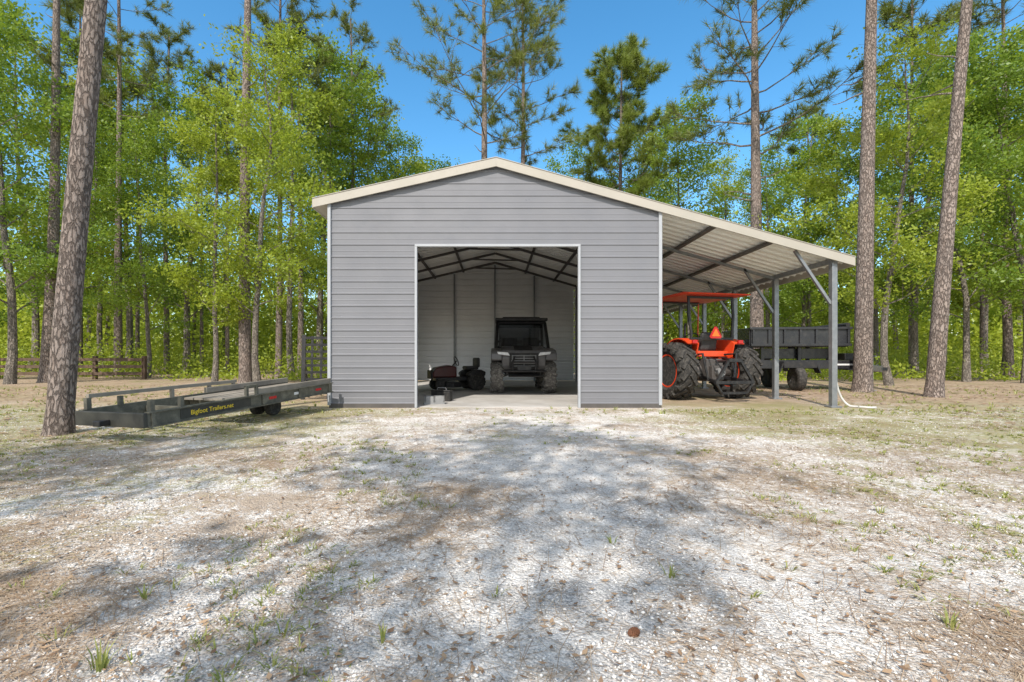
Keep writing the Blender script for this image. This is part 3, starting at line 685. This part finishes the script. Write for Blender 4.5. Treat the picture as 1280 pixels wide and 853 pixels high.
# ------------------------------------------------------------------ things inside the shed
def mower():
    t = thing('riding_mower', 'low dark red and black riding mower left of the off-road vehicle', 'mower', (-1.05, 13.1, FZ), R(112))
    for sx in (-1, 1):
        wheel(t, (sx * .40, -.42, .25), .25, .2, .12, M['tyre'], M['black'], 18, .01)
        wheel(t, (sx * .34, .58, .17), .17, .13, .08, M['tyre'], M['black'])
        MB().prism([(-.68, .52), (-.54, .58), (-.32, .58), (-.16, .48), (-.16, .40), (-.66, .40)], 'x', *sorted((sx * .23, sx * .50))).build('fender', M['blackplastic'], t, bevel=.03)
    MB().prism([(.1, .36), (.1, .66), (.3, .71), (.68, .64), (.80, .52), (.80, .36)], 'x', -.23, .23).build('hood', M['red'], t, bevel=.04)
    MB().box((0, .0, .32), (.36, 1.4, .1)).build('chassis', M['black'], t, bevel=.01)
    MB().box((0, .82, .45), (.46, .06, .24)).build('grille', M['blackplastic'], t, bevel=.02)
    MB().prism([(-.5, .05), (-.60, .3), (-.5, .5), (.5, .5), (.60, .3), (.5, .05)], 'z', .1, .24).build('mowing_deck', M['black'], t, bevel=.02)
    b = MB(); b.box((0, -.38, .63), (.42, .38, .1)); b.box((0, -.56, .78), (.42, .1, .28)); b.build('seat', M['seat'], t, bevel=.04)
    b = MB(); b.tube([(.16 * math.cos(a), .05 + .05 * math.sin(a), .82 + .13 * math.sin(a)) for a in [k * math.pi / 8 for k in range(17)]], .014, 6); b.tube([(0, .2, .64), (0, .05, .82)], .02, 6); b.build('steering_wheel', M['black'], t, True)
mower()
b = MB(); b.prism([(-.2, -.1), (.2, -.1), (.2, .1), (-.2, .1)], 'z', 0, .04); b.box((-.18, 0, .1), (.04, .2, .12)); b.box((.18, 0, .1), (.04, .2, .12)); b.box((0, 0, .1), (.04, .2, .12)); b.box((0, -.085, .1), (.4, .03, .12)); b.box((0, .085, .1), (.4, .03, .12))
o = b.build('concrete_block', M['grey']); o.location = (-1.20, 9.1, FZ - .003); o.rotation_euler.z = R(8); tag(o, 'grey hollow block lying just inside the left door edge', 'block')
t = thing('tool_box', 'black tool box on the floor behind the hollow block', 'tool box', (-1.12, 9.7, FZ), R(-12))
b = MB(); b.box((0, 0, .10), (.42, .2, .2)); b.build('body', M['blackplastic'], t, bevel=.012)
b = MB(); b.box((0, 0, .218), (.43, .21, .035)); b.build('lid', M['black'], t, bevel=.01)
b = MB(); b.tube([(-.1, 0, .236), (-.09, 0, .28), (.09, 0, .28), (.1, 0, .236)], .01, 6); b.build('handle', M['grey'], t, True)
pts = []
for a in np.linspace(0, 1, 26):
    X = 6.46 + .55 * a; Yh = 8.62 - .22 * a + .1 * math.sin(a * 6); z = .55 * max(0, 1 - a * 2.2) ** 1.5 + .02
    pts.append((X, Yh, z))
o = MB().tube(pts, .02, 8).build('hose', M['hose'], None, True); tag(o, 'short pale hose trailing over the ground from the front lean-to post', 'hose')
Yc = CH * F / (795 - HY)
t = thing('pine_cone', 'small brown dried cone lying alone on the gravel in the foreground', 'pine cone', (gx(792, Yc), Yc, gh(gx(792, Yc), Yc)), .6); t.scale = (.5, .5, .5)
b = MB()
for k in range(60):
    f = k / 59; a = k * 2.4; r = .03 * math.sin(math.pi * (.12 + .8 * f)); x = -.04 + .08 * f
    c = Vector((x, math.cos(a) * r * .6, .022 + math.sin(a) * r * .6)); d = Vector((.35, math.cos(a), math.sin(a))).normalized()
    b.bar(c, c + d * .016, .013, .004, Vector((1, 0, 0)))
b.build('scales', M['cone'], t)
MB().tube([(-.042, 0, .022), (0, 0, .024), (.04, 0, .022)], [.008, .016, .006], 8).build('core', M['cone'], t)

t = thing('wooden_fence', 'dark wooden post and rail fence at the edge of the left woods', 'fence', (-14, 19.5, 0))
fx = [(-25.5 + 2.1 * k) for k in range(6)]
for k, xx in enumerate(fx):
    MB().box((xx + 14, 0, .5), (.14, .14, 1.0)).build('post', M['fencewood'], t, bevel=.01)
for k in range(5):
    for zz in (.25, .55, .85): MB().box(((fx[k] + fx[k + 1]) / 2 + 14, -.09, zz), (2.08, .035, .13)).build('rail', M['fencewood'], t)

# ------------------------------------------------------------------ trees
def nrmz(a): return a / np.maximum(np.linalg.norm(a, axis=1, keepdims=True), 1e-6)
def leafquads(c, size, rg, upb=.5, asp=.55):
    n = len(c); nr = rg.normal(size=(n, 3)); nr[:, 2] += upb; nr = nrmz(nr)
    u = rg.normal(size=(n, 3)); u -= (u * nr).sum(1, keepdims=True) * nr; u = nrmz(u); v = np.cross(nr, u)
    s = (size * rg.uniform(.6, 1.35, n))[:, None]
    return np.stack([c - u * s / 2, c + v * s * asp / 2 + u * s * .05, c + u * s / 2, c - v * s * asp / 2 + u * s * .05], 1)
def blades(c, d, k, rg, L, w):
    n = len(c); c = np.repeat(c, k, 0); d = np.repeat(d, k, 0)
    dd = nrmz(d * .75 + rg.normal(size=(n * k, 3)) * .55); s = nrmz(np.cross(dd, rg.normal(size=(n * k, 3)))) * w / 2
    l = (L * rg.uniform(.7, 1.15, n * k))[:, None]; b0 = c - d * (rg.random(n * k) * .2)[:, None]
    return np.stack([b0 - s, b0 + s, b0 + dd * l], 1)
def along(pts, t):
    k = len(pts) - 1; f = min(t * k, k - 1e-6); i = int(f); return Vector(pts[i]).lerp(Vector(pts[i + 1]), f - i)
def hardwood(seed, H=12., cr=2.6, cb=.25, nl=20000, ls=.17, lm='leaf', r0=.12, wob=.08, per=10, sp=.25):
    rd = random.Random(seed); rg = np.random.default_rng(seed); tb = MB(); pts = []; x = y = 0; vx, vy = rd.gauss(0, .06), rd.gauss(0, .06)
    for i in range(13):
        pts.append((x, y, H * i / 12 - (.1 if i == 0 else 0))); vx = vx * .6 + rd.gauss(0, wob); vy = vy * .6 + rd.gauss(0, wob); x += vx * .5; y += vy * .5
    rs = [r0 * (1 - i / 12) ** .85 + .012 for i in range(13)]; rs[0] *= 1.35
    tb.tube(pts, rs, 9); segs = []
    nb = 24
    for k in range(nb):
        f = (k + rd.random()) / nb; t = cb + (1 - cb) * f; p = along(pts, min(t, .99))
        L = cr * (.4 + .7 * math.sin(math.pi * min(1, f * .8 + .2))) * rd.uniform(.5, 1.25)
        az = k * 2.4 + rd.uniform(-.5, .5); el = rd.uniform(.1, .75) + .35 * f; d = Vector((math.cos(az) * math.cos(el), math.sin(az) * math.cos(el), math.sin(el)))
        pa = [p.copy()]
        for j in range(4):
            d = (d + Vector((rd.gauss(0, .18), rd.gauss(0, .18), rd.gauss(.02, .15)))).normalized(); p = p + d * L / 4; pa.append(p.copy())
        br = max(.012, r0 * .33 * (1 - t * .7)); tb.tube(pa, [br, br * .8, br * .55, br * .35, .006], 5)
        segs.append((pa[2], pa[4], rd.uniform(.5, 1.2)))
        for j in (1, 2, 3, 3):
            d2 = (d + Vector((rd.gauss(0, .8), rd.gauss(0, .8), rd.gauss(0.05, .4)))).normalized(); q = pa[j] + d2 * L * rd.uniform(.25, .5)
            tb.tube([pa[j], pa[j].lerp(q, .5) + Vector((0, 0, .03)), q], [br * .3, br * .2, .004], 4); segs.append((pa[j].lerp(q, .3), q, rd.choice((.15, .6, 1.3, 1.6))))
    P = np.array([tuple(s[0]) for s in segs]); Q = np.array([tuple(s[1]) for s in segs]); W = np.array([s[2] * ((s[1] - s[0]).length + .3) for s in segs])
    ncl = nl // per; i = rg.choice(len(segs), ncl, p=W / W.sum()); tt = rg.random((ncl, 1))
    cc = P[i] * (1 - tt) + Q[i] * tt + rg.normal(size=(ncl, 3)) * np.array([sp, sp, sp * .6])
    c = np.repeat(cc, per, 0) + rg.normal(size=(ncl * per, 3)) * np.array([.17, .17, .09])
    return tb.build('trunk', M['greybark'], None, True), mesh_obj('crown', polymesh('crown', leafquads(c, ls, rg), M[lm]))
def pine(seed, H, r0, hb, L0, lean=(0, 0), nb=30, tufts=1., fall=.5, dead=4, bark='pinebark', nlen=.34, nw=.022, nblade=22, nm='needle'):
    rd = random.Random(seed); rg = np.random.default_rng(seed); tb = MB(); pts = []
    w1, w2 = rd.uniform(-.12, .12), rd.uniform(-.12, .12)
    for i in range(17):
        f = i / 16; pts.append((lean[0] * f + w1 * math.sin(f * 5 + 1) - w1 * math.sin(1), lean[1] * f + w2 * math.sin(f * 4), H * f - (.1 if i == 0 else 0)))
    rs = [r0 * (1 - .8 * i / 16) + .01 for i in range(17)]; rs = [max(a, .03) for a in rs]
    k0 = [pts[0], along(pts, .008), along(pts, .025)] + pts[1:]; r_ = [r0 * 1.5, r0 * 1.18, r0 * 1.03] + rs[1:]
    tb.tube(k0, r_, 18); C = []; D = []; bb = MB()
    for k in range(nb + dead):
        isd = k >= nb
        f = (k + rd.random()) / nb if not isd else 0; h = hb + (H - hb) * f if not isd else rd.uniform(hb * .6, hb)
        p = along(pts, min(h / H, .995)); L = L0 * (1 - fall * f ** 1.5) * rd.uniform(.6, 1.15) * (.5 if isd else 1) * (.7 + .3 * min(1, f * 5))
        az = k * 2.4 + rd.uniform(-.6, .6); el = rd.uniform(-.15, .35) + .5 * f; d = Vector((math.cos(az) * math.cos(el), math.sin(az) * math.cos(el), math.sin(el)))
        pa = [p.copy()]
        for j in range(6):
            d = (d + Vector((rd.gauss(0, .14), rd.gauss(0, .14), rd.gauss(.05, .12)))).normalized(); p = p + d * L / 6; pa.append(p.copy())
        br = max(.016, r0 * .17 * (1 - f * .6)); bb.tube(pa, [br, br * .85, br * .7, br * .55, br * .42, br * .3, .01], 5)
        if isd: continue
        C.append(pa[-1]); D.append(d)
        for j in (2, 3, 3, 4, 4, 5, 5, 5):
            dj = (pa[j + 1] - pa[j]).normalized()
            d2 = (dj + Vector((rd.gauss(0, .6), rd.gauss(0, .6), rd.gauss(.15, .3)))).normalized(); q = pa[j] + d2 * L * rd.uniform(.12, .3)
            bb.tube([pa[j], q], [br * .3, .007], 4); C.append(q); D.append(d2)
            for _ in range(int(2 * tufts + rd.random())):
                d3 = (d2 + Vector((rd.gauss(0, .6), rd.gauss(0, .6), rd.gauss(.2, .3)))).normalized(); q2 = pa[j].lerp(q, rd.uniform(.4, 1)) + d3 * rd.uniform(.15, .45)
                bb.tube([q2 - d3 * .3, q2], [.008, .005], 3); C.append(q2); D.append(d3)
    V = blades(np.array([tuple(a) for a in C]), np.array([tuple(a) for a in D]), nblade, rg, nlen, nw)
    return tb.build('trunk', M[bark], None, True), bb.build('branches', M['greybark'], None, False, fixn=False), mesh_obj('crown', polymesh('crown', V, M[nm]))
def place(name, label, cat, loc, rot, parts, copy=False, s=1., group=None):
    t = thing(name, label, cat, loc, rot, group); t.scale = (s, s, s)
    for p in parts:
        if copy:
            q = p.copy(); col.objects.link(q); p = q
        p.parent = t
    return t
PG = 'tall pines around the shed'
def PN(px0, Y, px_top, seed, label, H, r0, hb, L0, **kw):
    X = gx(px0, Y); ztop = CH + HY * Y / F
    lx = (gx(px_top, Y) - X) / ztop * H
    place('pine_tree', label, 'pine tree', (X, Y, 0), 0, pine(seed, H, r0, hb, L0, (lx, 0), **kw), group=PG)
PN(73, 5.6, 110, 1, 'thick leaning pine trunk at the left front beside the flatbed trailer end', 17., .128, 12., 2.0, nb=24)
PN(57, 17., 76, 2, 'straight pine trunk just behind the thick leaning left pine', 21, .2, 14.5, 2.6, nb=22)
PN(148, 23., 146, 3, 'thin tall pine rising above the fence in the left woods', 22, .18, 13., 3.0, nb=18)
PN(307, 16., 307, 4, 'stout straight pine behind the deck of the flatbed trailer', 21, .2, 14.5, 3.0)
PN(348, 22., 352, 5, 'slim pine close to the right of the stout trailer pine', 20, .15, 14., 2.6, nb=22)
PN(375, 24., 378, 6, 'slim dark pine nearest the left wall of the shed', 18, .15, 12., 2.4, nb=22)
PN(606, 24., 603, 7, 'tall sparse pine behind the roof peak, the left one of the pair', 23, .24, 12., 5.0, nb=38, tufts=1.5, fall=.35, nw=.02, nlen=.40, nblade=22)
PN(653, 25., 651, 8, 'tall sparse pine behind the roof peak, the right one of the pair', 22, .18, 12., 3.8, nb=34, tufts=1.5, nw=.02, nlen=.40, nblade=22)
PN(772, 29., 778, 9, 'dense rounded pine standing behind the right roof slope', 19.2, .2, 9., 4.2, nb=64, tufts=2.4, fall=.5, nw=.028, nlen=.42, nblade=26, nm='needlel')
PN(946, 18., 944, 10, 'tall pine with bare spreading limbs behind the dump trailer', 18, .26, 8.8, 4.6, nb=30, tufts=1.4, fall=.3, nw=.02, nlen=.36, nblade=24)
PN(1078, 12.4, 1089, 11, 'bare straight pine trunk just right of the front lean-to post', 18, .21, 12.5, 3.2)
PN(1167, 10.8, 1210, 12, 'right leaning bare pine trunk near the right edge', 17, .16, 11.5, 3.0)
PN(1262, 19., 1250, 13, 'grey pine trunk at the far right edge', 17, .15, 14, 2.2, nb=20)
PN(440, 27., 436, 14, 'narrow pine rising behind the left eave of the shed', 21, .16, 13., 3.0, nb=24)
PN(208, 27., 214, 15, 'thin pine with high ragged crown in the left woods', 20, .15, 14., 2.8, tufts=1.2, nb=18)
shade = hardwood(71, 11.5, 1.9, .50, 3000, .18, 'leaf', .10, .1, per=14, sp=.30)
SL_ = [(-3.7, -5.3, 0., 'leafy tree outside the view whose dappled shade lies on the middle foreground'), (-6.0, -5.2, 2.2, 'leafy tree outside the view whose dappled shade lies on the left foreground')]
for i, (x, y, r, lb) in enumerate(SL_): place('leafy_tree', lb, 'tree', (x, y, 0), r, shade, i > 0, (1., .95)[i], 'shade trees outside the view')
thin = pine(61, 17, .11, 11.5, 2.1, nb=18, tufts=1.2, nw=.03, nlen=.38, nblade=18)
TH = [(100, 25), (172, 30), (252, 28), (284, 24), (402, 30), (1010, 31), (1140, 22), (1228, 24)]
ORD = ['first', 'second', 'third', 'fourth', 'fifth', 'sixth', 'seventh', 'eighth', 'ninth', 'tenth', 'eleventh', 'twelfth', 'thirteenth', 'fourteenth', 'fifteenth', 'sixteenth', 'seventeenth', 'eighteenth', 'nineteenth']
rd = random.Random(8)
for i, (px0, Y) in enumerate(TH):
    lb = ('slim bare-stemmed pine in the left woods, %s of its kind from the left' % ORD[i]) if i < 5 else ('slim bare-stemmed pine in the right woods, %s of its kind from the shed' % ORD[i - 5])
    place('pine_tree', lb, 'pine tree', (gx(px0, Y), Y, 0), rd.random() * 6.28, thin, i > 0, rd.uniform(.85, 1.2), 'slim pines in the woods')

vars_ = [hardwood(101, 12, 2.5, .16, 16500, .128, 'leaf'), hardwood(102, 12, 2.2, .2, 15000, .122, 'leafy', .1), hardwood(103, 12, 2.6, .1, 16500, .13, 'leafd', .12, .12), hardwood(104, 12, 2.4, .16, 15000, .126, 'leaf', .09, .13), hardwood(105, 12, 2.9, .2, 16000, .122, 'leafy', .11, .12)]
HW = [(-45, 19, 60, 2), (12, 16, 30, 0), (38, 25, 60, 4), (95, 24, 75, 3), (128, 30, 120, 1), (160, 27, 80, 4), (185, 21, 160, 3), (232, 25, 110, 0), (268, 15.6, 125, 1), (322, 15.2, 80, 4), (365, 21, 60, 1), (402, 29, 90, 0), (432, 25, 85, 3), (462, 28, 130, 1), (505, 33, 190, 0), (545, 38, 208, 2),
      (718, 38, 190, 3), (800, 33, 170, 1), (862, 25, 135, 3), (905, 31, 205, 1), (958, 27, 200, 0), (1004, 30, 160, 3), (1046, 27, 160, 1), (1092, 25, 150, 0), (1112, 15.2, 75, 4), (1142, 21, 90, 0), (1178, 27, 110, 1), (1208, 17.5, 65, 3), (1232, 25, 110, 4), (1256, 20, 80, 1), (1284, 16.5, 60, 0), (1330, 18, 80, 4)]
LOOK = ['mid-green leafy tree', 'bright young-leaved tree', 'dark green leafy tree', 'slender mid-green tree', 'pale yellow-green tree']
used = set(); li = ri = 0
for (px0, Y, yt, v) in HW:
    H = CH + (HY - yt) * Y / F; s = H / 12.
    if px0 < 620: lb = LOOK[v] + ' in the left woods, ' + ORD[li] + ' leafy tree from the left'; li += 1
    else: lb = LOOK[v] + ' right of the roof peak, ' + ORD[ri] + ' leafy tree from there'; ri += 1
    place('leafy_tree', lb, 'tree', (gx(px0, Y), Y, 0), rd.random() * 6.28, vars_[v], v in used, s, 'leafy trees in the woods'); used.add(v)

def woodland():
    rg = np.random.default_rng(77); tb = MB(); C = []; rd = random.Random(77)
    for k in range(210):
        Y = rd.uniform(34, 68); X = rd.uniform(-1.25, 1.25) * Y; ap = X / Y * F + VX
        H = rd.uniform(7, 13)
        if 470 < ap < 720: H *= .7
        if k % 2: tb.tube([(X, Y, 0), (X + rd.gauss(0, .3), Y, H * .5), (X + rd.gauss(0, .5), Y, H)], [.2, .14, .03], 6)
        ncl = 30
        cl = np.stack([rg.normal(0, 1.5, ncl) + X, rg.normal(0, 1.4, ncl) + Y, H * (.03 + .97 * rg.random(ncl))], -1)
        C.append(np.repeat(cl, 50, 0) + rg.normal(size=(ncl * 50, 3)) * np.array([.8, .75, .5]))
    for k in range(420):
        Y = rd.uniform(40, 75); X = rd.uniform(-1.25, 1.25) * Y
        C.append(np.array([[X, Y, rd.uniform(.3, 2.8)]]) + rg.normal(size=(90, 3)) * np.array([1.3, .6, .7]))
    C = np.concatenate(C); C = C[C[:, 2] > .1]
    tk = tb.build('trunk', M['greybark'], None, True, fixn=False)
    w = mesh_obj('woodland', polymesh('woodland', leafquads(C, .36, rg), M['leafy']))
    tk.parent = w; tk['kind'] = 'stuff'
    tag(w, 'distant leafy woodland closing the view behind the trees', 'woodland', None, 'stuff')
woodland()
rg = np.random.default_rng(9); n = 1400
Y = rg.uniform(17.6, 36, n); X = rg.uniform(-1.3, 1.3, n) * Y
ok = ~((X > -5) & (X < 9) & (Y < 20)) & ~((X < -13) & (Y < 20.2)); X, Y = X[ok], Y[ok]; n = len(X)
hh = rg.uniform(.2, 2.4, n) * np.clip((Y - 15) / 8, .25, 1)
cl = np.stack([X, Y, hh * .5], -1)
C = np.repeat(cl, 56, 0) + rg.normal(size=(n * 56, 3)) * np.stack([np.repeat(hh * .45 + .15, 56), np.repeat(hh * .45 + .15, 56), np.repeat(hh * .33, 56)], -1)
C = C[C[:, 2] > .03]
o = mesh_obj('undergrowth', polymesh('undergrowth', leafquads(C, .145, rg), M['leafy'])); tag(o, 'low green undergrowth on the floor of the woods', 'undergrowth', None, 'stuff')
